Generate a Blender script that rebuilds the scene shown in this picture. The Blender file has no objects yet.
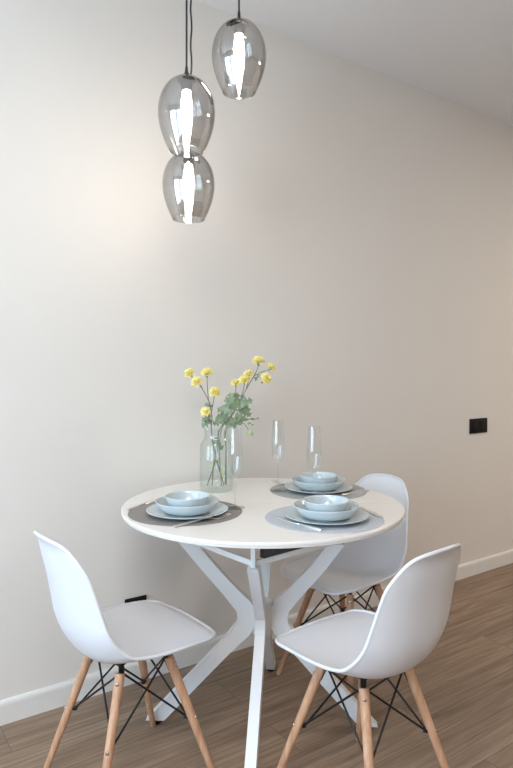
import bpy, bmesh, math, random
import numpy as np
from mathutils import Vector, Matrix, noise as mnoise
PI = math.pi
random.seed(7)
C = bpy.context.scene.collection
scn = bpy.context.scene

# ------------------------------------------------------------------ frame of the place
CAM_Z, HORIZON, FOCAL = 1.24, 368.0, 605.0
T = 0.769                                   # table height
U = Vector((0.8205, 0.5716, 0)); N = Vector((0.5716, -0.8205, 0))     # along the wall / into the room
P0 = Vector((-0.888, 2.0944, 0)) - 0.012 * N
ANG = math.atan2(U.y, U.x)
CEIL = 2.79
def room(u, v, z=0): return P0 + u * U + v * N + Vector((0, 0, z))
def at(px, py, y):                           # a measured direction and its distance -> a point in the place
    return Vector(((px - 256.5) / FOCAL * y, y, CAM_Z - (py - HORIZON) / FOCAL * y))

# ------------------------------------------------------------------ materials
def mat(name):
    m = bpy.data.materials.new(name); m.use_nodes = True
    nt = m.node_tree; nt.nodes.clear()
    out = nt.nodes.new('ShaderNodeOutputMaterial')
    return m, nt, out
def nd(nt, typ, **kw):
    n = nt.nodes.new(typ)
    for k, v in kw.items():
        if k in n.inputs: n.inputs[k].default_value = v
        else: setattr(n, k, v)
    return n
def rgb(r, g, b):                            # sRGB 0-255 -> linear
    f = lambda c: (c / 255) / 12.92 if c / 255 <= 0.04045 else (((c / 255) + 0.055) / 1.055) ** 2.4
    return (f(r), f(g), f(b), 1)
def simple(name, col, rough=0.5, metal=0, spec=0.5, var=0.04, scale=20, bump=0, bscale=60, coat=0, sss=0):
    m, nt, out = mat(name)
    p = nd(nt, 'ShaderNodeBsdfPrincipled', Roughness=rough, Metallic=metal)
    p.inputs['Specular IOR Level'].default_value = spec
    p.inputs['Coat Weight'].default_value = coat
    tc = nd(nt, 'ShaderNodeTexCoord')
    nz = nd(nt, 'ShaderNodeTexNoise', Scale=scale, Detail=4)
    nt.links.new(tc.outputs['Object'], nz.inputs['Vector'])
    mx = nd(nt, 'ShaderNodeMix', data_type='RGBA')
    a = [c * (1 - var) for c in col[:3]] + [1]; b = [min(1, c * (1 + var)) for c in col[:3]] + [1]
    mx.inputs[6].default_value = a; mx.inputs[7].default_value = b
    nt.links.new(nz.outputs['Fac'], mx.inputs[0])
    nt.links.new(mx.outputs[2], p.inputs['Base Color'])
    if bump:
        n2 = nd(nt, 'ShaderNodeTexNoise', Scale=bscale, Detail=3)
        nt.links.new(tc.outputs['Object'], n2.inputs['Vector'])
        bp = nd(nt, 'ShaderNodeBump', Strength=bump, Distance=0.002)
        nt.links.new(n2.outputs['Fac'], bp.inputs['Height'])
        nt.links.new(bp.outputs['Normal'], p.inputs['Normal'])
    nt.links.new(p.outputs[0], out.inputs[0])
    return m
def glass(name, tint, base=0.0, gain=1.0, ior=1.5, rough=0.0, gloss=(1, 1, 1, 1), edge=3.5):
    m, nt, out = mat(name)
    tr = nd(nt, 'ShaderNodeBsdfTransparent', Color=tint)
    gl = nd(nt, 'ShaderNodeBsdfGlossy', Roughness=rough, Color=gloss)
    fr = nd(nt, 'ShaderNodeFresnel', IOR=ior)
    ge = nd(nt, 'ShaderNodeNewGeometry')                     # thin walls: same reflectance from either side
    io = nd(nt, 'ShaderNodeMix', data_type='FLOAT'); io.inputs[2].default_value = ior; io.inputs[3].default_value = 1 / ior
    nt.links.new(ge.outputs['Backfacing'], io.inputs[0]); nt.links.new(io.outputs[0], fr.inputs['IOR'])
    ma = nd(nt, 'ShaderNodeMath', operation='MULTIPLY_ADD', use_clamp=True)
    ma.inputs[1].default_value = gain; ma.inputs[2].default_value = base
    nt.links.new(fr.outputs[0], ma.inputs[0])
    mx = nd(nt, 'ShaderNodeMixShader')
    lw = nd(nt, 'ShaderNodeLayerWeight', Blend=.5)
    pw = nd(nt, 'ShaderNodeMath', operation='POWER'); pw.inputs[1].default_value = edge
    nt.links.new(lw.outputs['Facing'], pw.inputs[0])
    ed = nd(nt, 'ShaderNodeMix', data_type='RGBA'); ed.inputs[6].default_value = tint; ed.inputs[7].default_value = [c ** 9 for c in tint[:3]] + [1]
    nt.links.new(pw.outputs[0], ed.inputs[0]); nt.links.new(ed.outputs[2], tr.inputs['Color'])
    nt.links.new(ma.outputs[0], mx.inputs[0]); nt.links.new(tr.outputs[0], mx.inputs[1]); nt.links.new(gl.outputs[0], mx.inputs[2])
    nt.links.new(mx.outputs[0], out.inputs[0])
    return m
def emit(name, col, s):
    m, nt, out = mat(name)
    e = nd(nt, 'ShaderNodeEmission', Color=col, Strength=s)
    nt.links.new(e.outputs[0], out.inputs[0]); return m
def wood_floor():
    m, nt, out = mat('oak_planks')
    tc = nd(nt, 'ShaderNodeTexCoord')
    br = nd(nt, 'ShaderNodeTexBrick', offset=0.37, Scale=1.0)
    br.inputs['Brick Width'].default_value = 1.22; br.inputs['Row Height'].default_value = 0.18
    br.inputs['Mortar Size'].default_value = 0.0011; br.inputs['Mortar Smooth'].default_value = 0.2
    br.inputs['Bias'].default_value = 0.0
    br.inputs['Color1'].default_value = (0, 0, 0, 1); br.inputs['Color2'].default_value = (1, 1, 1, 1); br.inputs['Mortar'].default_value = (0.5, 0.5, 0.5, 1)
    nt.links.new(tc.outputs['Object'], br.inputs['Vector'])
    mp = nd(nt, 'ShaderNodeMapping'); mp.inputs['Scale'].default_value = (2.2, 42, 1)
    nt.links.new(tc.outputs['Object'], mp.inputs['Vector'])
    # shift the grain from plank to plank
    ad = nd(nt, 'ShaderNodeVectorMath', operation='MULTIPLY_ADD')
    ad.inputs[1].default_value = (7.3, 3.1, 5.0)
    nt.links.new(br.outputs['Color'], ad.inputs[0]); nt.links.new(mp.outputs[0], ad.inputs[2])
    n1 = nd(nt, 'ShaderNodeTexNoise', Scale=1.0, Detail=8, Roughness=0.62, Distortion=0.9)
    nt.links.new(ad.outputs[0], n1.inputs['Vector'])
    mp2 = nd(nt, 'ShaderNodeMapping'); mp2.inputs['Scale'].default_value = (0.9, 5, 1)
    nt.links.new(tc.outputs['Object'], mp2.inputs['Vector'])
    n2 = nd(nt, 'ShaderNodeTexNoise', Scale=1.3, Detail=5, Roughness=0.6, Distortion=1.5)
    nt.links.new(mp2.outputs[0], n2.inputs['Vector'])
    cr = nd(nt, 'ShaderNodeValToRGB'); e = cr.color_ramp.elements
    e[0].position = 0.28; e[0].color = FLOOR_D
    e[1].position = 0.72; e[1].color = FLOOR_L
    x = e.new(0.5); x.color = FLOOR_M
    nt.links.new(n1.outputs['Fac'], cr.inputs[0])
    # broad tone
    m1 = nd(nt, 'ShaderNodeMix', data_type='RGBA', blend_type='MULTIPLY'); m1.inputs[0].default_value = 0.35
    cr2 = nd(nt, 'ShaderNodeValToRGB'); cr2.color_ramp.elements[0].position = .3; cr2.color_ramp.elements[1].position = .7
    cr2.color_ramp.elements[0].color = (0.55, 0.55, 0.55, 1)
    nt.links.new(n2.outputs['Fac'], cr2.inputs[0])
    nt.links.new(cr.outputs[0], m1.inputs[6]); nt.links.new(cr2.outputs[0], m1.inputs[7])
    m2 = nd(nt, 'ShaderNodeMix', data_type='RGBA', blend_type='MULTIPLY'); m2.inputs[0].default_value = 0.12
    nt.links.new(m1.outputs[2], m2.inputs[6]); nt.links.new(br.outputs['Color'], m2.inputs[7])
    m3 = nd(nt, 'ShaderNodeMix', data_type='RGBA'); m3.inputs[7].default_value = (0.11, 0.085, 0.065, 1)
    nt.links.new(br.outputs['Fac'], m3.inputs[0]); nt.links.new(m2.outputs[2], m3.inputs[6])
    p = nd(nt, 'ShaderNodeBsdfPrincipled', Roughness=0.5)
    p.inputs['Specular IOR Level'].default_value = 0.35
    nt.links.new(m3.outputs[2], p.inputs['Base Color'])
    bp = nd(nt, 'ShaderNodeBump', Strength=0.15, Distance=0.001)
    nt.links.new(n1.outputs['Fac'], bp.inputs['Height']); nt.links.new(bp.outputs[0], p.inputs['Normal'])
    nt.links.new(p.outputs[0], out.inputs[0]); return m
def leg_wood():
    m, nt, out = mat('beech_dowel')
    tc = nd(nt, 'ShaderNodeTexCoord'); mp = nd(nt, 'ShaderNodeMapping'); mp.inputs['Scale'].default_value = (70, 70, 5)
    nt.links.new(tc.outputs['Object'], mp.inputs['Vector'])
    nz = nd(nt, 'ShaderNodeTexNoise', Scale=1, Detail=5, Distortion=0.6); nt.links.new(mp.outputs[0], nz.inputs['Vector'])
    cr = nd(nt, 'ShaderNodeValToRGB'); cr.color_ramp.elements[0].position = .3; cr.color_ramp.elements[1].position = .7
    cr.color_ramp.elements[0].color = rgb(178, 132, 100); cr.color_ramp.elements[1].color = rgb(208, 165, 131)
    nt.links.new(nz.outputs[0], cr.inputs[0])
    p = nd(nt, 'ShaderNodeBsdfPrincipled', Roughness=0.45); nt.links.new(cr.outputs[0], p.inputs['Base Color'])
    nt.links.new(p.outputs[0], out.inputs[0]); return m
def woven(name, col):
    m, nt, out = mat(name)
    tc = nd(nt, 'ShaderNodeTexCoord')
    w1 = nd(nt, 'ShaderNodeTexWave', Scale=95, bands_direction='X'); w2 = nd(nt, 'ShaderNodeTexWave', Scale=95, bands_direction='Y')
    for w in (w1, w2): nt.links.new(tc.outputs['Object'], w.inputs['Vector'])
    mu = nd(nt, 'ShaderNodeMath', operation='MULTIPLY'); nt.links.new(w1.outputs['Fac'], mu.inputs[0]); nt.links.new(w2.outputs['Fac'], mu.inputs[1])
    mx = nd(nt, 'ShaderNodeMix', data_type='RGBA'); mx.inputs[6].default_value = [c * .85 for c in col[:3]] + [1]; mx.inputs[7].default_value = [c * 1.1 for c in col[:3]] + [1]
    nt.links.new(mu.outputs[0], mx.inputs[0])
    p = nd(nt, 'ShaderNodeBsdfPrincipled', Roughness=0.7); nt.links.new(mx.outputs[2], p.inputs['Base Color'])
    bp = nd(nt, 'ShaderNodeBump', Strength=0.3, Distance=0.001); nt.links.new(mu.outputs[0], bp.inputs['Height']); nt.links.new(bp.outputs[0], p.inputs['Normal'])
    nt.links.new(p.outputs[0], out.inputs[0]); return m

FLOOR_D, FLOOR_M, FLOOR_L = rgb(118, 96, 78), rgb(147, 123, 102), rgb(171, 148, 127)
M = dict(
    wall=simple('painted_wallpaper', rgb(224, 218, 210), .75, var=.012, scale=3, bump=.12, bscale=160, spec=.25),
    other_wall=simple('painted_wall', rgb(214, 208, 201), .8, spec=.2),
    ceiling=simple('ceiling_paint', rgb(229, 228, 227), .85, spec=.2, var=.01),
    skirting=simple('white_skirting_paint', rgb(226, 222, 216), .4),
    floor=wood_floor(),
    table=simple('white_laminate', rgb(234, 228, 221), .28, var=.012, scale=4),
    metal_white=simple('white_powder_coat', rgb(228, 228, 228), .38, var=.01),
    seam=simple('seam_grey', rgb(150, 146, 140), .6),
    shell=simple('white_polypropylene', rgb(223, 223, 226), .36, var=.01),
    wood=leg_wood(),
    black=simple('black_steel', rgb(22, 23, 26), .35, metal=.3),
    dark=simple('dark_steel', rgb(58, 58, 60), .5, metal=.4, var=.5, scale=90),
    chrome=simple('brushed_steel', rgb(200, 200, 200), .22, metal=1),
    cutlery=simple('satin_steel', rgb(222, 219, 214), .3, metal=.65),
    glide=simple('black_plastic', rgb(28, 28, 30), .5),
    switch=simple('matt_black_plastic', rgb(20, 18, 17), .6, spec=.2),
    ceramic=simple('pale_blue_glaze', rgb(194, 203, 205), .14, var=.01, coat=.3),
    mat_brown=woven('taupe_weave', rgb(146, 138, 132)),
    mat_grey=woven('grey_weave', rgb(172, 172, 170)),
    mat_blue=woven('pale_grey_weave', rgb(196, 200, 204)),
    vase=glass('ribbed_glass', (.974, .985, .981, 1), .004, .8, 1.52, edge=2.6),
    flute=glass('flute_glass', (.975, .982, .982, 1), .006, 1.2, 1.5),
    smoke=glass('smoked_mirror_glass', (.85, .845, .84, 1), .165, 1.0, 1.5, .01, (.96, .94, .92, 1)),
    cord=simple('black_cord', rgb(40, 36, 34), .6),
    socket=simple('dark_lampholder', rgb(46, 44, 42), .4),
    bulb=emit('bulb_glow', (1, .90, .78, 1), 85),
    petal=simple('yellow_petal', rgb(255, 236, 158), .6, var=.1, scale=60),
    leaf=simple('grey_green_leaf', rgb(126, 142, 110), .55, var=.18, scale=40),
    leaf_pale=simple('pale_green_leaf', rgb(176, 194, 146), .55, var=.15, scale=40),
    stem=simple('green_brown_stem', rgb(132, 140, 108), .6, var=.2, scale=40),
    stem_dark=simple('dark_twig', rgb(112, 108, 96), .6, var=.2, scale=40),
    frame=simple('white_window_frame', rgb(225, 225, 225), .4),
    pane=glass('window_pane', (.97, .98, .98, 1), 0, .6, 1.45),
)

# ------------------------------------------------------------------ mesh helpers
def finish(name, bm, m, parent=None, loc=None, rotz=0, smooth=35, mesh_only=False):
    me = bpy.data.meshes.new(name)
    bmesh.ops.recalc_face_normals(bm, faces=bm.faces[:])
    bm.to_mesh(me); bm.free()
    if smooth:
        for p in me.polygons: p.use_smooth = True
        me.set_sharp_from_angle(angle=math.radians(smooth))
    if m: me.materials.append(m)
    if mesh_only: return me
    return link(name, me, parent, loc, rotz)
def link(name, me, parent=None, loc=None, rotz=0):
    o = bpy.data.objects.new(name, me); C.objects.link(o)
    if parent: o.parent = parent
    if loc is not None: o.location = loc
    o.rotation_euler[2] = rotz
    return o
def add_box(bm, c, s, rot=None, bevel=0):
    r = bmesh.ops.create_cube(bm, size=1)
    vs = r['verts']
    for v in vs: v.co = Vector((v.co.x * s[0], v.co.y * s[1], v.co.z * s[2]))
    if bevel:
        es = list({e for v in vs for e in v.link_edges})
        rr = bmesh.ops.bevel(bm, geom=es, offset=bevel, segments=2, affect='EDGES', profile=.5)
        vs = list({v for f in rr['faces'] for v in f.verts} | {v for v in vs if v.is_valid})
    for v in vs:
        if rot: v.co = rot @ v.co
        v.co += Vector(c)
def add_lathe(bm, prof, n=40, axis=(0, 0), radial=None):
    rings = []
    for r, z in prof:
        if r < 1e-6: rings.append([bm.verts.new((axis[0], axis[1], z))])
        else:
            ring = []
            for k in range(n):
                a = 2 * PI * k / n; q = r * (radial(a, z) if radial else 1)
                ring.append(bm.verts.new((axis[0] + q * math.cos(a), axis[1] + q * math.sin(a), z)))
            rings.append(ring)
    for a, b in zip(rings, rings[1:]):
        if len(a) == 1 and len(b) == 1: continue
        for k in range(n):
            k2 = (k + 1) % n
            if len(a) == 1: bm.faces.new((a[0], b[k], b[k2]))
            elif len(b) == 1: bm.faces.new((a[k], a[k2], b[0]))
            else: bm.faces.new((a[k], a[k2], b[k2], b[k]))
def add_tube(bm, pts, rad, n=10, cap=True, up=None):
    pts = [Vector(p) for p in pts]
    rads = rad if isinstance(rad, (list, tuple)) else [rad] * len(pts)
    t0 = (pts[1] - pts[0]).normalized()
    ref = Vector((0, 0, 1)) if abs(t0.z) < .9 else Vector((1, 0, 0))
    x = t0.cross(ref).normalized(); rings = []
    for i, p in enumerate(pts):
        if i == 0: t = t0
        elif i == len(pts) - 1: t = (pts[-1] - pts[-2]).normalized()
        else: t = (pts[i + 1] - pts[i - 1]).normalized()
        x = (x - t * x.dot(t)).normalized(); y = t.cross(x)
        rings.append([bm.verts.new(p + rads[i] * (math.cos(2 * PI * k / n) * x + math.sin(2 * PI * k / n) * y)) for k in range(n)])
    for a, b in zip(rings, rings[1:]):
        for k in range(n): bm.faces.new((a[k], a[(k + 1) % n], b[(k + 1) % n], b[k]))
    if cap: bm.faces.new(rings[0][::-1]); bm.faces.new(rings[-1])
def spline(pts, n=8):
    P = [Vector(p) for p in pts]; P = [2 * P[0] - P[1]] + P + [2 * P[-1] - P[-2]]; out = []
    for i in range(1, len(P) - 2):
        a, b, c, d = P[i - 1:i + 3]
        for k in range(n):
            t = k / n
            out.append(.5 * ((2 * b) + (c - a) * t + (2 * a - 5 * b + 4 * c - d) * t * t + (3 * b - a - 3 * c + d) * t ** 3))
    out.append(P[-2]); return out
def add_prism(bm, poly, depth, to):               # polygon (2D) extruded symmetrically; to(a, b, d) -> 3D
    f = [bm.verts.new(to(a, b, depth / 2)) for a, b in poly]; g = [bm.verts.new(to(a, b, -depth / 2)) for a, b in poly]
    bm.faces.new(f); bm.faces.new(g[::-1])
    n = len(poly)
    for i in range(n): bm.faces.new((f[i], g[i], g[(i + 1) % n], f[(i + 1) % n]))
def thing(name, label, cat, loc=(0, 0, 0), rotz=0, group=None):
    o = bpy.data.objects.new(name, None); C.objects.link(o); o.empty_display_size = .05
    o.location = loc; o.rotation_euler[2] = rotz
    return tag(o, label, cat, group)
def tag(o, label, cat, group=None):
    o['label'] = label; o['category'] = cat
    if group: o['group'] = group
    return o
def dup(root, loc, rotz, label, group=None):
    def cp(o, parent):
        c = o.copy(); C.objects.link(c)
        if parent: c.parent = parent
        for ch in list(o.children): cp(ch, c)
        return c
    r = cp(root, None); r.location = loc; r.rotation_euler[2] = rotz; r['label'] = label
    if group: r['group'] = group
    return r

# ------------------------------------------------------------------ the room
U0, U1, V1 = -2.1, 5.2, 4.6
def struct(name, bm, m, smooth=0):
    o = finish(name, bm, m, None, P0, ANG, smooth=smooth)
    o['kind'] = 'structure'; return o
# local room axes: x along the wall, y = -distance into the room
def rbox(bm, u0, u1, v0, v1, z0, z1, bevel=0): add_box(bm, ((u0 + u1) / 2, -(v0 + v1) / 2, (z0 + z1) / 2), (u1 - u0, v1 - v0, z1 - z0), bevel=bevel)
bm = bmesh.new(); rbox(bm, U0 - .2, U1 + .2, -.2, V1 + .2, -.12, 0); struct('floor', bm, M['floor'])
bm = bmesh.new(); rbox(bm, U0 - .2, U1 + .2, -.2, V1 + .2, CEIL, CEIL + .12); struct('ceiling', bm, M['ceiling'])
bm = bmesh.new(); rbox(bm, U0 - .2, U1 + .2, -.2, 0, 0, CEIL); struct('wall_back', bm, M['wall'])
bm = bmesh.new(); rbox(bm, U1, U1 + .2, 0, V1, 0, CEIL); struct('wall_right', bm, M['other_wall'])
bm = bmesh.new(); rbox(bm, U0 - .2, U1 + .2, V1, V1 + .2, 0, CEIL); struct('wall_front', bm, M['other_wall'])
WIN = [(.35, 1.50), (1.70, 2.85)]; WZ0, WZ1 = .55, 2.45
bm = bmesh.new()
vs = 0
for a, b in WIN + [(V1, V1)]:
    rbox(bm, U0 - .2, U0, vs, a, 0, CEIL)
    if b > a: rbox(bm, U0 - .2, U0, a, b, 0, WZ0); rbox(bm, U0 - .2, U0, a, b, WZ1, CEIL)
    vs = b
struct('wall_left', bm, M['other_wall'])
for i, (a, b) in enumerate(WIN):
    bm = bmesh.new(); uc = U0 - .1
    for v in (a + .03, b - .03): rbox(bm, uc - .03, uc + .03, v - .03, v + .03, WZ0, WZ1)
    for z in (WZ0 + .03, WZ1 - .03): rbox(bm, uc - .03, uc + .03, a + .06, b - .06, z - .03, z + .03)
    mid = (a + b) / 2; rbox(bm, uc - .03, uc + .03, mid - .04, mid + .04, WZ0 + .06, WZ1 - .06)
    for z in (WZ0 + .62, WZ0 + 1.22): rbox(bm, uc - .015, uc + .015, a + .06, b - .06, z - .016, z + .016)
    fr = struct('window_%d' % (i + 1), bm, M['frame'])
    bm = bmesh.new(); rbox(bm, uc - .003, uc + .003, a + .05, b - .05, WZ0 + .05, WZ1 - .05)
    finish('window_pane', bm, M['pane'], fr, smooth=0)
    # daylight portal in the opening
    L = bpy.data.lights.new('daylight_portal', 'AREA'); L.shape = 'RECTANGLE'; L.size = b - a; L.size_y = WZ1 - WZ0
    L.cycles.is_portal = True
    lo = bpy.data.objects.new('daylight_portal', L); C.objects.link(lo)
    lo.location = room(U0 - .22, (a + b) / 2, (WZ0 + WZ1) / 2)
    zax = -U; yax = Vector((0, 0, 1)); xax = yax.cross(zax)
    lo.rotation_euler = Matrix((xax, yax, zax)).transposed().to_euler()
# skirting along the wall the photo shows
bm = bmesh.new()
prof = [(0, 0), (.012, 0), (.012, .066), (.0105, .074), (.006, .081), (0, .0825)]
add_prism(bm, prof, U1 - U0, lambda a, b, d: Vector(((U0 + U1) / 2 + d, -a, b)))
struct('baseboard_back', bm, M['skirting'])

# ------------------------------------------------------------------ wall sockets
def wall_socket(u, z, w, label, n):
    r = thing('wall_socket', label, 'socket', room(u, 0, z), ANG)
    bm = bmesh.new(); add_box(bm, (0, -.0045, 0), (w, .009, .088), bevel=.002)
    finish('cover_frame', bm, M['switch'], r)
    for k in range(n):
        bm = bmesh.new(); add_box(bm, ((k - (n - 1) / 2) * .071, -.0095, 0), (.055, .004, .055), bevel=.0012)
        ins = finish('socket_insert', bm, M['switch'], r)
        bm = bmesh.new()
        for s in (-1, 1):
            add_box(bm, ((k - (n - 1) / 2) * .071 + s * .0095, -.0116, 0), (.005, .0006, .005), bevel=.0002)
        finish('pin_hole', bm, M['glide'], ins)
def wall_u(px):
    s = (px - 256.5) / FOCAL
    return (s * P0.y - P0.x) / (U.x - s * U.y)
ul, ur = wall_u(469.3), wall_u(486.2); p = room((ul + ur) / 2, 0)
wall_socket((ul + ur) / 2, CAM_Z - (425.6 - HORIZON) / FOCAL * p.y, ur - ul, 'black double socket plate high on the wall at the right, beyond the table', 2)
ul, ur = wall_u(124.5), wall_u(145.8); p = room(ur, 0)
wall_socket((ul + ur) / 2, CAM_Z - (596.2 - HORIZON) / FOCAL * p.y - .037, ur - ul, 'black socket low on the wall, mostly hidden behind the left chair seat', 1)

# ------------------------------------------------------------------ round table
TC = Vector((.0214, 2.113, 0)); TR = .483
tb = thing('round_table', 'round white table with four crossed white metal legs, laid for three', 'table', TC)
def disc(bm, prof, half=None, n=128):
    add_lathe(bm, prof, n)
def half_slab(y0sign):                                           # one leaf of the top: half disc, small gap at the seam
    bm = bmesh.new(); g = .0017; n = 72
    prof = [(TR - .008, T - .0185), (TR - .0045, T - .0175), (TR - .0032, T - .0155), (TR - .003, T - .0105), (TR, T - .0085), (TR, T - .0022), (TR - .002, T)]
    rows = []
    for r, z in prof:
        a0 = math.asin(g / r); row = []
        for k in range(n + 1):
            a = a0 + (PI - 2 * a0) * k / n
            row.append(bm.verts.new((r * math.cos(a), y0sign * r * math.sin(a), z)))
        rows.append(row)
    for a, b in zip(rows, rows[1:]):
        for k in range(n): bm.faces.new((a[k], a[k + 1], b[k + 1], b[k]))
    bm.faces.new(rows[0]); bm.faces.new(rows[-1])
    bm.faces.new([r[0] for r in rows] + [r[-1] for r in rows[::-1]])
    return bm
for s in (1, -1): finish('tabletop_half', half_slab(s), M['table'], tb, rotz=math.radians(-2))
def offset_outline(path, w, ends):
    L, R = [], []
    for i, p in enumerate(path):
        if i in (0, len(path) - 1):
            t = (path[1] - path[0]) if i == 0 else (path[-1] - path[-2])
            t.normalize(); s = w[i] / 2 / abs(t.y)                # horizontal cut
            side = 1 if t.y > 0 else -1
            L.append((p.x - side * s, p.y)); R.append((p.x + side * s, p.y))
        else:
            t = (path[i + 1] - path[i - 1]).normalized(); nn = Vector((-t.y, t.x))
            L.append(tuple(p + nn * w[i] / 2)); R.append(tuple(p - nn * w[i] / 2))
    return L + R[::-1]
LEGS = [((-.374, .004), .0), ((.362, -.033), .0), ((.038, .375), .0), ((-.043, -.38), .0)]
ends = []
for (fx, fy), _ in LEGS:
    rf = math.hypot(fx, fy); d = Vector((fx / rf, fy / rf, 0)); q = Vector((-d.y, d.x, 0))
    rt = rf * .70; zr = T - .134
    key = [Vector(p) for p in ((rf, .016), (.235 * rf / .4, .175), (.095, .305), (.066, .338), (.056, .372), (.064, .408), (.088, .436), (.186, .545), (rt, zr))]
    path = [Vector((key[0].x, key[0].y))] + [Vector((v.x, v.y)) for v in spline([(k.x, k.y, 0) for k in key], 5)][1:-1] + [key[-1]]
    n = len(path); w = []
    for i in range(n):
        h = path[i].y; w.append(.046 + .018 * math.exp(-((h - .372) / .07) ** 2))
    bm = bmesh.new()
    add_prism(bm, offset_outline(path, w, None), .034, lambda a, b, e: d * a + q * e + Vector((0, 0, b)))
    bmesh.ops.bevel(bm, geom=[e for e in bm.edges if len(e.link_faces) == 2 and e.calc_face_angle(0) > .9], offset=.003, segments=2, affect='EDGES')
    lg = finish('leg', bm, M['metal_white'], tb)
    bm = bmesh.new(); c = d * (rf - .004)
    add_lathe(bm, [(0, 0), (.014, 0), (.016, .003), (.016, .006), (.007, .008), (.007, .017), (0, .017)], 20, (c.x, c.y)); finish('glide', bm, M['glide'], lg)
    ends.append((d * rt, d))
bm = bmesh.new(); add_lathe(bm, [(0, .315), (.034, .315), (.036, .318), (.036, .425), (.034, .428), (0, .428)], 32); finish('hub', bm, M['metal_white'], tb)
order = [0, 3, 1, 2]
for e_, d_ in ends:
    bm = bmesh.new(); add_box(bm, e_ + Vector((0, 0, (zr + T - .0175) / 2)), (.034, .014, T - .0175 - zr + .002), Matrix.Rotation(math.atan2(d_.y, d_.x), 4, 'Z'), bevel=.001)
    finish('corner_post', bm, M['metal_white'], tb)
for i in range(4):
    a = ends[order[i]][0]; b = ends[order[(i + 1) % 4]][0]
    bm = bmesh.new(); dv = (b - a); L_ = dv.length; dv.normalize(); mid = (a + b) / 2
    rot = Matrix.Rotation(math.atan2(dv.y, dv.x), 4, 'Z')
    add_box(bm, mid + Vector((0, 0, zr + .008)), (L_ - .004, .012, .018), rot, bevel=.0015)
    finish('brace', bm, M['metal_white'], tb)
# dark sliding rail of the extending top, along the front right side
a = ends[3][0].lerp(ends[1][0], .09); b = ends[3][0].lerp(ends[1][0], .86); dv = b - a
bm = bmesh.new(); add_box(bm, (a + b) / 2 + Vector((0, 0, (zr + .018 + T - .019) / 2)) , (dv.length, .02, T - .019 - zr - .018), Matrix.Rotation(math.atan2(dv.y, dv.x), 4, 'Z'), bevel=.002)
finish('slide_rail', bm, M['dark'], tb)

# ------------------------------------------------------------------ shell chairs
PROF = [(0.2235, 0.4286), (0.2116, 0.4334), (0.1922, 0.4424), (0.1578, 0.4439), (0.0924, 0.4394), (0.0191, 0.4267), (-0.0539, 0.4139), (-0.1097, 0.4136), (-0.1499, 0.4328), (-0.1777, 0.4692), (-0.1984, 0.5194), (-0.2115, 0.5842), (-0.2245, 0.6487), (-0.2381, 0.7032), (-0.2499, 0.7528), (-0.2682, 0.7805)]
KW = [(0, 0.1788), (0.12, 0.1905), (0.25, 0.1986), (0.38, 0.1949), (0.5, 0.1892), (0.62, 0.1825), (0.75, 0.1656), (0.88, 0.1505), (1, 0.1477)]
KL = [(0, -0.0087), (0.12, -0.0004), (0.25, 0.0159), (0.38, 0.0429), (0.5, 0.0668), (0.62, 0.0478), (0.75, 0.04), (0.88, 0.0324), (1, 0.0272)]
RC = (.0797, .1276)
def chair_surface(nu=56, nv=30):
    D = np.array([(v.x, v.y) for v in spline([(a, b, 0) for a, b in PROF], 12)])
    S = np.r_[0, np.cumsum(np.hypot(*np.diff(D, axis=0).T))]; L = S[-1]
    e = (1 - np.cos(np.linspace(0, PI, nu + 1))) / 2; s = (.5 * e + .5 * np.linspace(0, 1, nu + 1)) * L
    I = lambda x, k: np.interp(x, S, D[:, k]); KI = lambda K, f: np.interp(f, [k[0] for k in K], [k[1] for k in K])
    h = 8e-3; ty = I(s + h, 0) - I(s - h, 0); tz = I(s + h, 1) - I(s - h, 1); l = np.hypot(ty, tz); ny, nz = tz / l, -ty / l
    sm = lambda K, f: np.mean([KI(K, min(1, max(0, f + o))) for o in np.linspace(-.07, .07, 9)])
    G = []
    for i in range(nu + 1):
        f = s[i] / L; full = sm(KW, f); w = full
        for dd, rc in ((s[i], RC[0]), (L - s[i], RC[1])):
            if dd < rc: w = w - rc + math.sqrt(max(rc * rc - (rc - dd) ** 2, 0))
        lf = sm(KL, f); row = []
        for j in range(nv + 1):
            b = -1 + 2 * j / nv; x = b * w; q = lf * abs(x / full) ** 2.4
            y, z = I(s[i], 0) + ny[i] * q, I(s[i], 1) + nz[i] * q
            row.append(Vector((x, y, z)))
        G.append(row)
    return G
GRID = chair_surface()
def under(x, y):                                       # height of the shell's underside over a spot of the seat
    best = min((v for r in GRID[:34] for v in r), key=lambda v: (v.x - x) ** 2 + (v.y - y) ** 2); return best.z
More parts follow.
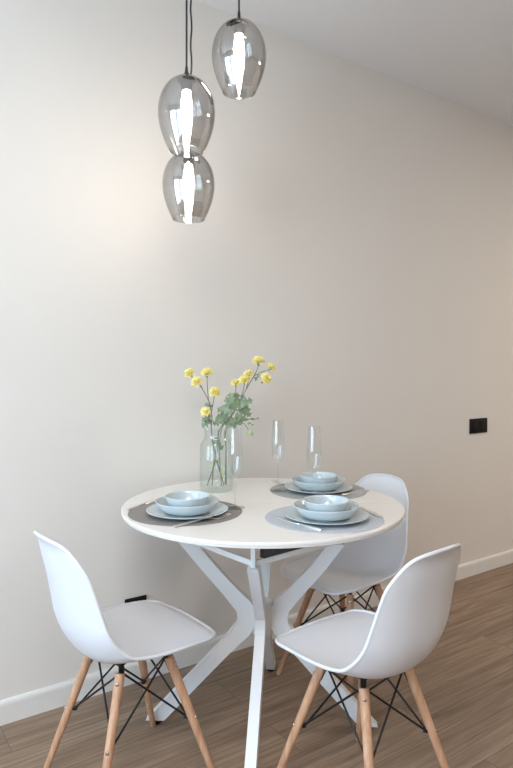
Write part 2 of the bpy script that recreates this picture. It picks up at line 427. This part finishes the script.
def make_chair(label):
    r = thing('shell_chair', label, 'chair', (0, 0, 0), 0, 'white shell chairs around the table')
    bm = bmesh.new(); nu, nv = len(GRID), len(GRID[0]); th = .0045
    g = [[bm.verts.new(p) for p in row] for row in GRID]
    for i in range(nu - 1):
        for j in range(nv - 1): bm.faces.new((g[i][j], g[i][j + 1], g[i + 1][j + 1], g[i + 1][j]))
    bmesh.ops.recalc_face_normals(bm, faces=bm.faces[:]); bm.normal_update()
    c = g[nu // 3][nv // 2]; sgn = -1 if c.normal.z > 0 else 1
    low = [[bm.verts.new(v.co + sgn * v.normal * th) for v in row] for row in g]
    for i in range(nu - 1):
        for j in range(nv - 1): bm.faces.new((low[i][j], low[i + 1][j], low[i + 1][j + 1], low[i][j + 1]))
    loop = [(0, j) for j in range(nv)] + [(i, nv - 1) for i in range(1, nu)] + [(nu - 1, j) for j in range(nv - 2, -1, -1)] + [(i, 0) for i in range(nu - 2, 0, -1)]
    for k in range(len(loop)):
        a, b = loop[k], loop[(k + 1) % len(loop)]
        try: bm.faces.new((g[a[0]][a[1]], g[b[0]][b[1]], low[b[0]][b[1]], low[a[0]][a[1]]))
        except ValueError: pass
    sh = finish('seat_shell', bm, M['shell'], r, smooth=50)
    bm = bmesh.new(); pts = []
    for a in loop:
        p = (g0 := GRID[a[0]][a[1]])
        if not pts or (p - pts[-1]).length > .004: pts.append(p.copy())
    pts = [p for p in pts]; cen = sum(pts, Vector()) / len(pts)
    n = 8; rings = []; m = len(pts)
    for i in range(m):
        t = (pts[(i + 1) % m] - pts[i - 1]).normalized(); ref = (pts[i] - cen); x = (ref - t * ref.dot(t)).normalized(); y = t.cross(x)
        rings.append([bm.verts.new(pts[i] + .0052 * (math.cos(2 * PI * k / n) * x + math.sin(2 * PI * k / n) * y)) for k in range(n)])
    for i in range(m):
        for k in range(n): bm.faces.new((rings[i][k], rings[i][(k + 1) % n], rings[(i + 1) % m][(k + 1) % n], rings[(i + 1) % m][k]))
    finish('rim', bm, M['shell'], sh, smooth=80)
    legs = []
    for sx, y0, fx, fy in ((-1, .076, -.192, .1905), (1, .076, .192, .1905), (1, -.076, .182, -.1935), (-1, -.076, -.182, -.1935)):
        top = Vector((sx * .093, y0, .391)); foot = Vector((fx, fy, 0)); legs.append((top, foot))
    pt = lambda L, z: L[1] + (L[0] - L[1]) * (z / L[0].z)
    zt, zl = .382, .205
    for top, foot in legs:
        L = (top, foot); ax = (top - foot).normalized(); outw = Vector((foot.x, foot.y, 0)).normalized()
        bm = bmesh.new()
        add_tube(bm, [pt(L, .004), pt(L, .012), pt(L, .2), pt(L, zt - .006), pt(L, zt)], [.0085, .0095, .0125, .0140, .0132], 18)
        lg = finish('leg', bm, M['wood'], r)
        bm = bmesh.new(); add_tube(bm, [pt(L, 0.0002), pt(L, .005)], [.0085, .0085], 14); finish('foot_pad', bm, M['chrome'], lg)
        for z, rr in ((zt - .022, .0135), (zl, .0128)):
            bm = bmesh.new(); p = pt(L, z) + outw * rr; add_tube(bm, [p - outw * .002, p + outw * .0012, p + outw * .0022], [.0052, .0052, .003], 12)
            finish('rivet', bm, M['chrome'], lg)
        bm = bmesh.new(); uz = under(top.x, top.y) - .006
        tt = pt(L, zt); up = Vector((tt.x - outw.x * .008, tt.y - outw.y * .008, uz))
        add_tube(bm, [pt(L, zt - .040) - outw * .0125, pt(L, zt - .012) - outw * .0120, tt - outw * .010, up], [.004, .006, .0085, .0085], 10)
        add_tube(bm, [up + Vector((0, 0, -.008)), up + Vector((0, 0, .001))], [.0135, .0155], 14)
        finish('mount', bm, M['black'], r)
    # crossed wire braces between neighbouring legs, with a nut where each pair ends
    for i in range(4):
        A, B = legs[i], legs[(i + 1) % 4]
        bm = bmesh.new()
        for P, Q in ((A, B), (B, A)):
            o1 = Vector((P[1].x, P[1].y, 0)).normalized(); o2 = Vector((Q[1].x, Q[1].y, 0)).normalized()
            s = .004 if P is A else -.004; side = (A[0] + B[0]) / 2; side.z = 0; side.normalize()
            add_tube(bm, [pt(P, zt - .006) - o1 * .017 + side * s, pt(Q, zl) - o2 * .017 + side * s], .0031, 8)
        finish('wire_brace', bm, M['black'], r)
    for L in legs:
        o = Vector((L[1].x, L[1].y, 0)).normalized(); p = pt(L, zl)
        bm = bmesh.new(); add_tube(bm, [p - o * .0115, p - o * .0235], [.0078, .0066], 10)
        finish('nut', bm, M['black'], r)
    return r
CH = [(-.3823, 1.8229, -.8827, 'white shell chair at the left of the table, nearest the wall socket'),
      (.3111, 1.7427, .687, 'white shell chair in the right foreground, its back turned to the viewer'),
      (.3546, 2.4145, 2.259, 'white shell chair behind the table at the right, between table and wall')]
ch0 = make_chair(CH[0][3])
for i, (x, y, a, lab) in enumerate(CH):
    if i == 0: ch0.location = (x, y, 0); ch0.rotation_euler[2] = a
    else: dup(ch0, (x, y, 0), a, lab)

# ------------------------------------------------------------------ table settings
SET = [('left', Vector((-.2325, 1.982, T)), Vector((-.222, 1.945, T)), 'mat_brown', 'taupe'), ('front', Vector((.212, 1.90, T)), Vector((.217, 1.88, T)), 'mat_blue', 'pale grey'), ('back', Vector((.237, 2.33, T)), Vector((.237, 2.318, T)), 'mat_grey', 'grey')]
WHERE = {'left': 'left of the vase', 'front': 'at the table front right', 'back': 'at the table back right'}
MT = .0022
def mat_mesh(k):
    bm = bmesh.new(); add_lathe(bm, [(0, 0), (.184, 0), (.1855, .0011), (.184, MT), (0, MT)], 96); return bm
def plate_mesh():
    bm = bmesh.new()
    add_lathe(bm, [(0, 0), (.078, 0), (.084, .002), (.098, .0055), (.122, .0120), (.1303, .0155), (.1310, .0168), (.1298, .0175), (.1215, .0146), (.098, .0085), (.086, .006), (.078, .0052), (0, .005)], 72)
    return finish('dinner_plate', bm, M['ceramic'], mesh_only=True)
def bowl_mesh(name, R, h, foot, steep):
    bm = bmesh.new(); th = .0032; n = 12; out, inn = [], []
    for k in range(n + 1):
        t = k / n; r = foot + (R - foot) * (t ** steep); z = .003 + (h - .003) * t ** (1.15 + .4)
        out.append((r, z))
    for r, z in out: inn.append((max(r - th, 0), z + th * .9 if z < h - th else h - .0004))
    prof = [(0, .0018), (foot - .004, .0018), (foot - .003, 0), (foot, 0)] + out + [(R - .0008, h + .0012), (R - .0024, h + .0012)] + inn[::-1][1:] + [(0, inn[0][1])]
    add_lathe(bm, prof, 64); return finish(name, bm, M['ceramic'], mesh_only=True)
PL = plate_mesh(); WB = bowl_mesh('wide_bowl', .1025, .038, .055, .62); SBW = bowl_mesh('small_bowl', .0715, .046, .038, .50)
for k, cm, c, mk, mc in SET:
    w = WHERE[k]
    o = finish('placemat', mat_mesh(k), M[mk], None, cm); tag(o, 'round %s woven placemat %s' % (mc, w), 'placemat', 'round placemats on the table')
    o = link('dinner_plate', PL, None, c + Vector((0, 0, MT))); tag(o, 'flat pale blue dinner plate under the bowls %s' % w, 'plate', 'pale blue dinner plates')
    o = link('wide_bowl', WB, None, c + Vector((0, 0, MT + .0054))); tag(o, 'wide shallow pale blue bowl, middle of the stack %s' % w, 'bowl', 'wide pale blue bowls')
    o = link('small_bowl', SBW, None, c + Vector((0, 0, MT + .0054 + .0075))); tag(o, 'small deep pale blue bowl, topmost of the stack %s' % w, 'bowl', 'small pale blue bowls')

def ribbon(bm, secs):                                    # secs: (s along, half width, z mid, thickness)
    rings = [[bm.verts.new(p) for p in ((s, -w, z - t / 2), (s, w, z - t / 2), (s, w * .85, z + t / 2), (s, -w * .85, z + t / 2))] for s, w, z, t in secs]
    for a, b in zip(rings, rings[1:]):
        for i in range(4): bm.faces.new((a[i], a[(i + 1) % 4], b[(i + 1) % 4], b[i]))
    bm.faces.new(rings[0]); bm.faces.new(rings[-1])
def place_dir(a, b):                                     # a object between two table points, local x from a to b
    return math.atan2((b - a).y, (b - a).x)
def fork(a, b, z, label, grp='forks on the placemats'):
    L = (b - a).length
    r = thing('fork', label, 'fork', (a.x, a.y, z), place_dir(a, b), grp)
    bm = bmesh.new(); ribbon(bm, [(0, .0055, .0018, .0034), (.004, .0072, .0018, .0034), (L * .25, .0062, .004, .003), (L * .52, .0032, .0085, .003), (L * .62, .0032, .007, .003), (L * .68, .0070, .0035, .0022), (L * .74, .0115, .0014, .002), (L * .78, .0122, .0014, .002)])
    finish('handle', bm, M['cutlery'], r)
    for i in range(4):
        y = -.0099 + i * .0066; bm = bmesh.new()
        rings = [(L * .775, .0022, .0014), (L * .86, .0021, .0022), (L * .94, .0018, .0050), (L, .0010, .0085)]
        pts = [[bm.verts.new((s, y + e * w, z0 + f)) for e, f in ((-1, -.0009), (1, -.0009), (1, .0009), (-1, .0009))] for s, w, z0 in rings]
        for p, q in zip(pts, pts[1:]):
            for k in range(4): bm.faces.new((p[k], p[(k + 1) % 4], q[(k + 1) % 4], q[k]))
        bm.faces.new(pts[0]); bm.faces.new(pts[-1])
        finish('tine', bm, M['cutlery'], r)
    return r
def knife(a, b, z, label, grp='knives on the placemats'):
    L = (b - a).length
    r = thing('table_knife', label, 'knife', (a.x, a.y, z), place_dir(a, b), grp)
    bm = bmesh.new(); ribbon(bm, [(0, .0048, .0028, .005), (.005, .0072, .0028, .0056), (L * .25, .0072, .0028, .0056), (L * .43, .0055, .0028, .0050), (L * .455, .0038, .0026, .004)])
    finish('handle', bm, M['cutlery'], r)
    bm = bmesh.new(); ribbon(bm, [(L * .45, .0038, .0024, .0032), (L * .49, .0085, .0020, .0022), (L * .75, .0095, .0020, .0018), (L * .93, .0070, .0020, .0015), (L, .0015, .0020, .001)])
    finish('blade', bm, M['cutlery'], r)
    return r
def tp(px, py, h=0):                                     # a spot on the table top
    y = FOCAL * (CAM_Z - T - h) / (py - HORIZON); return Vector(((px - 256.5) / FOCAL * y, y, 0))
ZM = T + MT
def along(p, q, L): return p + (q - p).normalized() * L
a = tp(174, 527.5); fork(a, along(a, tp(242, 514), .205), ZM, 'fork with a raised neck on the right of the taupe placemat, tines by the flute')
a = tp(128, 511); knife(a, along(a, tp(152, 502), .21), ZM, 'knife on the far left of the taupe placemat, half hidden by the plate')
a = tp(321.5, 531.5); knife(a, along(a, tp(271, 517), .20), ZM, 'knife lying along the front left of the pale grey placemat')
a = tp(381.5, 518.5); fork(a, along(a, tp(357, 509), .20), ZM, 'fork on the right of the pale grey placemat, only its handle showing')
a = tp(333, 493); fork(along(tp(274, 482.5), tp(305, 492), .19), tp(274, 482.5), ZM, 'fork with tines at the left edge of the grey placemat behind the bowls')
a = tp(368.5, 491.5); knife(a, along(a, tp(335, 496), .20), ZM, 'knife at the right of the grey placemat, in front of the back chair')

# ------------------------------------------------------------------ champagne flutes
def flute(x, y, z, label, first=None):
    if first: return dup(first, (x, y, z), 0, label)
    r = thing('champagne_flute', label, 'glass', (x, y, z), 0, 'champagne flutes on the table')
    bm = bmesh.new()
    add_lathe(bm, [(0, 0), (.031, 0), (.033, .0008), (.033, .0016), (.028, .0026), (.010, .0046), (.0045, .010), (0, .011)], 40); finish('foot', bm, M['flute'], r)
    bm = bmesh.new(); add_tube(bm, [(0, 0, .009), (0, 0, .02), (0, 0, .095), (0, 0, .108)], [.0040, .0031, .0031, .0048], 14); finish('stem', bm, M['flute'], r)
    bm = bmesh.new(); h0, th = .105, .0013
    o = [(.002, 0), (.0085, .004), (.016, .013), (.0215, .027), (.0248, .047), (.0254, .067), (.0246, .095), (.0228, .128), (.0208, .162)]
    prof = [(0, h0)] + [(q, h0 + z) for q, z in o] + [(.0203, h0 + .1626)] + [(max(q - th, 0.0008), h0 + max(z, .0085 if q > .01 else z + .007)) for q, z in o[::-1] if q > .003] + [(0, h0 + .0105)]
    add_lathe(bm, prof, 48); finish('bowl', bm, M['flute'], r)
    return r
p = tp(235, 508.5); f1 = flute(p.x, p.y, ZM, 'champagne flute in front of the flower vase, on the taupe placemat')
y2 = 2.11; flute((314 - 256.5) / FOCAL * y2, y2, T, 'champagne flute standing between the front and back bowl stacks at the right', f1)
p = tp(278, 490.5, MT); flute(p.x, p.y, ZM, 'champagne flute farthest back, left of the back bowl stack', f1)

# ------------------------------------------------------------------ vase
vy = 2.336; VX = (216.5 - 256.5) / FOCAL * vy; VR = .0635
va = thing('glass_vase', 'clear ribbed glass jar vase holding the yellow flowers', 'vase', (VX, vy, T))
rib = lambda a, z: 1 + (.05 * abs(math.sin(a * 8)) - .025 if .012 < z < .185 else 0)
outer = [(.055, 0), (.0605, .003), (.063, .010), (.0635, .02), (.0635, .10), (.0635, .168), (.061, .180), (.054, .192), (.0485, .200), (.0475, .206), (.0475, .228), (.049, .233), (.0505, .236)]
prof = [(0, .0045), (.03, .003), (.05, 0)] + outer + [(.0495, .2385), (.048, .238)] + [(q - .0032, z) for q, z in outer[::-1][2:] if z > .012] + [(.057, .015), (.05, .0115), (0, .0105)]
bm = bmesh.new(); add_lathe(bm, prof, 112, radial=rib); finish('jar', bm, M['vase'], va, smooth=60)
VB = Vector((VX, vy, T))

# ------------------------------------------------------------------ flowers
def bloom_mesh():
    bm = bmesh.new(); rnd = random.Random(3)
    for L in range(5):
        R = [.0225, .0205, .0165, .012, .007][L]; z0 = [.000, .003, .006, .008, .009][L]; lift = [.003, .008, .011, .013, .013][L]
        n = 36; ph = rnd.random() * 6
        rings = []
        for q in (0.18, .5, .8, 1.0):
            ring = []
            for k in range(n):
                a = 2 * PI * k / n
                ru = 1 + q * (.13 * math.sin(5 * a + ph) + .09 * math.sin(11 * a + ph * 2) + rnd.uniform(-.07, .07))
                zz = z0 + lift * q ** 1.5 + .0028 * q * q * math.sin(9 * a + ph * 3) + .0012 * rnd.uniform(-1, 1) * q
                ring.append(bm.verts.new((R * q * ru * math.cos(a), R * q * ru * math.sin(a), zz)))
            rings.append(ring)
        for a, b in zip(rings, rings[1:]):
            for k in range(n): bm.faces.new((a[k], a[(k + 1) % n], b[(k + 1) % n], b[k]))
        bm.faces.new(rings[0][::-1])
    g = bmesh.ops.extrude_face_region(bm, geom=bm.faces[:])
    for v in [v for v in g['geom'] if isinstance(v, bmesh.types.BMVert)]: v.co.z -= .0007
    return finish('bloom', bm, M['petal'], mesh_only=True, smooth=180)
def calyx_mesh():
    bm = bmesh.new(); add_lathe(bm, [(0, -.014), (.003, -.013), (.0048, -.008), (.0062, -.002), (.0085, .0035), (.0075, .0040), (0, .002)], 14); return finish('calyx', bm, M['leaf'], mesh_only=True)
BL, CA = bloom_mesh(), calyx_mesh()
def leaf_mesh(name, lobes, L, W, m, curl):
    bm = bmesh.new(); n = 14; rows = []
    for i in range(n + 1):
        t = i / n; w = W * math.sin(PI * min(1, t ** .75)) ** .8 if 0 < t < 1 else .0006
        if lobes: w *= .74 + .46 * math.sin(t * PI * lobes * 2 - .5)
        row = []
        for j in range(-3, 4):
            e = j / 3; row.append(bm.verts.new((e * w, L * t, -curl * L * t * t + .16 * abs(e) * w + .05 * w * math.sin(7 * t + 2 * e))))
        rows.append(row)
    for a, b in zip(rows, rows[1:]):
        for j in range(6): bm.faces.new((a[j], a[j + 1], b[j + 1], b[j]))
    g = bmesh.ops.extrude_face_region(bm, geom=bm.faces[:])
    for v in [v for v in g['geom'] if isinstance(v, bmesh.types.BMVert)]: v.co.z -= .0005
    return finish(name, bm, m, mesh_only=True, smooth=60)
LF = [leaf_mesh('leaf', 3, .062, .026, M['leaf'], .25), leaf_mesh('leaf', 2, .05, .021, M['leaf'], .1), leaf_mesh('leaf', 0, .042, .012, M['leaf'], .2)]
LP = leaf_mesh('leaf', 2, .04, .013, M['leaf_pale'], .5)
def aim(o, d, roll=0):
    q = Vector(d).normalized().to_track_quat('Z', 'Y'); o.rotation_mode = 'QUATERNION'
    from mathutils import Quaternion
    o.rotation_quaternion = q @ Quaternion((0, 0, 1), roll)
def put_leaf(parent, me, p, d, nrm, sc=1.0):
    d = Vector(d).normalized(); nrm = Vector(nrm); x = d.cross(nrm).normalized(); z = x.cross(d)
    o = link('leaf', me, parent); o.matrix_local = Matrix.Translation(Vector(p) - VB) @ Matrix((x, d, z)).transposed().to_4x4() @ Matrix.Diagonal((sc, sc, sc, 1))
    return o
rel = lambda p: Vector(p) - VB
def inside(dx, dy, z): return VB + Vector((dx, dy, z))
def spray(label, main, branches, leaves, smat):
    r = thing('flower_spray' if branches else 'leafy_sprig', label, 'flower' if branches else 'foliage', VB, 0, None)
    mp = spline(main, 8)
    bm = bmesh.new(); add_tube(bm, [rel(p) for p in mp], [.0024 - .0010 * i / len(mp) for i in range(len(mp))], 8)
    finish('stem', bm, M[smat], r)
    for k, (path, tip_dir, sc) in enumerate(branches):
        bm = bmesh.new(); pp = spline(path, 6); add_tube(bm, [rel(p) for p in pp], [.0016 - .0004 * i / len(pp) for i in range(len(pp))], 7)
        finish('branch', bm, M[smat], r)
        b = link('bloom', BL, r, rel(path[-1]) + Vector(tip_dir).normalized() * .010); aim(b, tip_dir, k * 1.3); b.scale = (sc, sc, sc)
        link('calyx', CA, b)
    for me, p, d, nr, sc in leaves: put_leaf(r, me, p, d, nr, sc)
    return r
Y = vy
def A(px, py, dy=0): return at(px, py, Y + dy)
neckL, neckR = inside(-.020, .0, .234), inside(.028, .005, .235)
node = A(209.5, 405)
rnd = random.Random(11)
def lv(px, py, dy, ang, sc, kind=None, toward=(0, -1, .35), dd=0):
    d = Vector((math.cos(math.radians(ang)), dd, math.sin(math.radians(ang))))
    n = Vector(toward) + Vector((rnd.uniform(-.7, .7), 0, rnd.uniform(-.5, .7)))
    return (LF[rnd.randrange(2)] if kind is None else (LP if kind == 'p' else LF[kind]), A(px, py, dy * 1.3), d, n, sc * .88)
spray('spray with five yellow carnations leaning to the left in the vase',
      [inside(.028, .012, .016), inside(-.006, .004, .14), neckL, A(212, 418), A(209, 402), A(203, 390)],
      [([A(203, 390), A(200, 384.5, -.005), A(197.5, 384.5, -.012)], (-.15, -.75, .8), .98),
       ([A(203, 390), A(197, 381, .012), A(191.5, 376, .012)], (-.5, -.55, .8), .95),
       ([A(208.5, 401), A(207.5, 388), A(207, 376.5, .01)], (0, -.35, 1), 1.05),
       ([A(211, 414), A(213, 404, -.01), A(214.5, 395, -.012)], (.15, -.65, .8), 1.0),
       ([A(212, 422), A(208.5, 417, -.016), A(206.5, 413.5, -.022)], (-.2, -.8, .6), .84)],
      [lv(210, 412, 0, 160, .75), lv(211, 416, -.01, 200, .8), lv(211, 421, 0, 205, .85), lv(213, 424, .01, 20, .7), lv(212, 407, .01, 150, .6)], 'stem_dark')
spray('spray with six yellow carnations leaning to the right in the vase',
      [inside(-.036, -.012, .016), inside(.0, -.002, .13), inside(.012, 0, .232), A(233, 414), A(240, 400), A(247, 388), A(254, 376)],
      [([A(254, 376), A(257, 370, .005), A(258.5, 365, .01)], (0, -.25, 1), 1.05),
       ([A(253, 378), A(260, 377, -.005), A(264.5, 379, -.012)], (.45, -.8, .2), .95),
       ([A(254, 376), A(262, 372, .015), A(269, 370, .02)], (.6, -.3, .7), .88),
       ([A(246, 390), A(248, 383, .01), A(249, 377.5, .012)], (-.15, -.5, .9), .88),
       ([A(241, 398), A(243.5, 389), A(244.5, 383.5, -.005)], (-.1, -.5, .9), .95),
       ([A(235, 410), A(235.3, 397), A(236, 386.5)], (-.05, -.35, 1), .85)],
      [lv(255, 381, 0, 60, .5, 2), lv(258, 377, -.008, 80, .5, 2), lv(261, 383, 0, 20, .5, 2)], 'stem_dark')
spray('grey-green leafy sprig filling the middle of the vase opening',
      [inside(.02, -.02, .018), inside(.012, -.01, .15), inside(.02, -.01, .234), A(231, 415), A(239, 402)], [],
      [lv(232, 412, -.012, 160, .95), lv(232, 409, 0, 120, 1.0), lv(236, 405, .012, 80, .9), lv(237, 407, -.01, 35, 1.05), lv(238, 410, .005, 5, 1.1),
       lv(235, 414, -.018, -25, .9), lv(229, 418, .01, 175, 1.0), lv(232, 404, -.01, 100, .85), lv(240, 402, 0, 60, .8), lv(241, 404, -.012, 20, .9), lv(244, 408, -.005, -50, .8),
       lv(224, 420, -.01, 190, .8), lv(224, 424, .0, 30, .9), lv(229, 421, -.02, -40, .75), lv(237, 399, .02, 140, .8), lv(228, 414, .02, 150, .9), lv(240, 412, .015, -10, .8), lv(234, 411, -.02, 70, .9), lv(236, 416, -.015, -60, .8)], 'stem')
spray('thin drooping tendril sprig at the right of the vase mouth',
      [inside(.032, .012, .02), inside(.036, .01, .15), inside(.034, .01, .236), A(238, 421), A(247, 419.5), A(257, 418.5)], [],
      [lv(243, 420, 0, 10, .6, 2), lv(250, 419, .005, 2, .55, 2), lv(256, 418.5, 0, 0, .4, 2), lv(234, 423, 0, 25, .7)], 'stem')
spray('pale green drooping leaf sprig hanging beside the flute',
      [inside(.038, -.008, .02), inside(.037, -.006, .16), inside(.04, -.008, .237), A(241, 423, -.01), A(246, 426, -.015), A(249, 431, -.02)], [],
      [lv(249, 430, -.02, -70, .75, 'p'), lv(248.5, 431, -.02, -105, .6, 'p'), lv(250, 431, -.015, -55, .7, 'p'), lv(247, 424, -.015, 15, .5, 2), lv(251, 425, -.015, 8, .35, 2)], 'stem')
# leaves under the neck, seen through the jar
spray('short sprig with small green buds inside the glass jar',
      [inside(-.018, .02, .014), inside(-.012, .012, .1), inside(.004, .006, .19), inside(.006, .004, .236)], [],
      [(LP, inside(-.016, .016, .05), (-.3, -.2, .9), (0, -1, .2), .6), (LP, inside(.0, .01, .10), (.5, -.2, .8), (0, -1, .2), .6), (LP, inside(.004, .004, .12), (-.6, -.2, .7), (0, -1, .2), .55),
       (LP, inside(-.012, .012, .085), (-.7, -.2, .6), (0, -1, .2), .5), (LF[1], inside(.004, .005, .18), (.5, -.2, -.6), (0, -1, .2), .7), (LF[1], inside(.004, .005, .2), (-.5, -.2, -.7), (0, -1, .2), .7), (LP, inside(.024, -.014, .06), (.1, 0, .9), (0, -1, .2), .65)], 'stem')

# ------------------------------------------------------------------ pendant lamps
def pendant(px, py, y, label, wob=0, first=None):
    p = at(px, py, y)                                   # mouth of the shade
    r = thing('pendant_lamp', label, 'lamp', p, 0, 'smoked glass pendant lamps')
    egg = [(.0535, 0), (.064, .022), (.0745, .048), (.0825, .076), (.0866, .104), (.0868, .126), (.083, .152), (.0755, .174), (.064, .194), (.050, .209), (.034, .2195), (.020, .225), (.015, .229)]
    eg = [(v.x, v.y) for v in spline([(a, b, 0) for a, b in egg], 4)]; th = .0020
    bm = bmesh.new(); prof = [(.0530, -.0010)] + eg + [(.0135, .2295)] + [(a - th, b) for a, b in eg[::-1]] + [(.0520, -.0010), (.0530, -.0010)]
    add_lathe(bm, prof, 64); bmesh.ops.remove_doubles(bm, verts=bm.verts[:], dist=1e-5); finish('shade', bm, M['smoke'], r, smooth=70)
    bm = bmesh.new(); add_lathe(bm, [(0, .247), (.0045, .246), (.0055, .240), (.0085, .236), (.0095, .229), (.0095, .226), (.0, .226)], 20); add_lathe(bm, [(0, .256), (.0042, .256), (.0050, .244), (0, .244)], 16); finish('cord_grip', bm, M['cord'], r)
    bm = bmesh.new(); add_lathe(bm, [(0, .228), (.009, .2275), (.0095, .2225), (.027, .2205), (.0285, .216), (.0285, .213), (.024, .2115), (.0185, .210), (.0175, .185), (.0155, .182), (0, .182)], 28); finish('lampholder', bm, M['socket'], r)
    bm = bmesh.new(); add_lathe(bm, [(0, .184), (.0125, .182), (.013, .172), (.0150, .160), (.0172, .142), (.0168, .120), (.0135, .098), (.0105, .080), (.0085, .062), (.0055, .052), (0, .050)], 28); finish('bulb', bm, M['bulb'], r)
    top = CEIL - .03 - p.z
    pts = [(0, 0, .25)]; n = 24
    for k in range(1, n + 1):
        t = k / n; pts.append((wob * min(1, t * 8) * (1 + .22 * math.sin(t * 40)), 0, .25 + (top - .25) * t))
    bm = bmesh.new(); add_tube(bm, spline(pts, 3), .0031, 10); finish('cord', bm, M['cord'], r)
    return p
PP = [pendant(186.6, 151, 1.847, 'smoked glass pendant lamp, upper one of the left pair'),
      pendant(188.6, 219.5, 2.024, 'smoked glass pendant lamp hanging lowest, below the other left one', .0085),
      pendant(239.0, 92, 1.933, 'smoked glass pendant lamp hanging highest, at the right of the pair')]
cc = sum(PP, Vector()) / 3
bm = bmesh.new(); add_lathe(bm, [(0, CEIL - .03), (.168, CEIL - .03), (.172, CEIL - .026), (.172, CEIL), (0, CEIL)], 48, (0, 0))
o = finish('ceiling_rose', bm, M['switch'], None, (cc.x, cc.y, 0)); tag(o, 'round black ceiling rose the three pendant cords hang from', 'lamp mount')

# ------------------------------------------------------------------ light
w = bpy.data.worlds.new('sky'); scn.world = w; w.use_nodes = True
bg = w.node_tree.nodes['Background']; bg.inputs[0].default_value = (.58, .78, 1.0, 1); bg.inputs[1].default_value = 11.0
def lamp(name, typ, loc, energy, col, size=.3):
    L = bpy.data.lights.new(name, typ); L.energy = energy; L.color = col
    if typ == 'AREA': L.shape = 'DISK'; L.size = size
    else: L.shadow_soft_size = size
    o = bpy.data.objects.new(name, L); C.objects.link(o); o.location = loc; return o
# unseen lamps added at ceiling height: general fill, and warm light from the right
lamp('unseen_fill_light', 'AREA', room(-1.0, 2.5, CEIL - .03), 46, (1, .95, .91), 1.4)
lamp('unseen_fill_light', 'AREA', room(3.9, 2.0, CEIL - .03), 38, (1, .89, .76), .6)

# ------------------------------------------------------------------ camera
cam = bpy.data.cameras.new('camera'); co = bpy.data.objects.new('camera', cam); C.objects.link(co)
cam.sensor_fit = 'VERTICAL'; cam.sensor_height = 24; cam.lens = FOCAL / 768 * 24
cam.shift_y = -(384 - HORIZON) / 768; cam.clip_start = .02
co.location = (0, 0, CAM_Z); co.rotation_euler = (PI / 2, 0, 0)
scn.camera = co
scn.cycles.max_bounces = 12; scn.cycles.diffuse_bounces = 6; scn.cycles.transparent_max_bounces = 40; scn.cycles.glossy_bounces = 6
scn.cycles.sample_clamp_indirect = 8
vs = scn.view_settings; scn.display_settings.display_device = 'sRGB'
vs.view_transform = 'Standard'; vs.look = 'None'; vs.gamma = 1; vs.use_curve_mapping = False; vs.exposure = 0.12
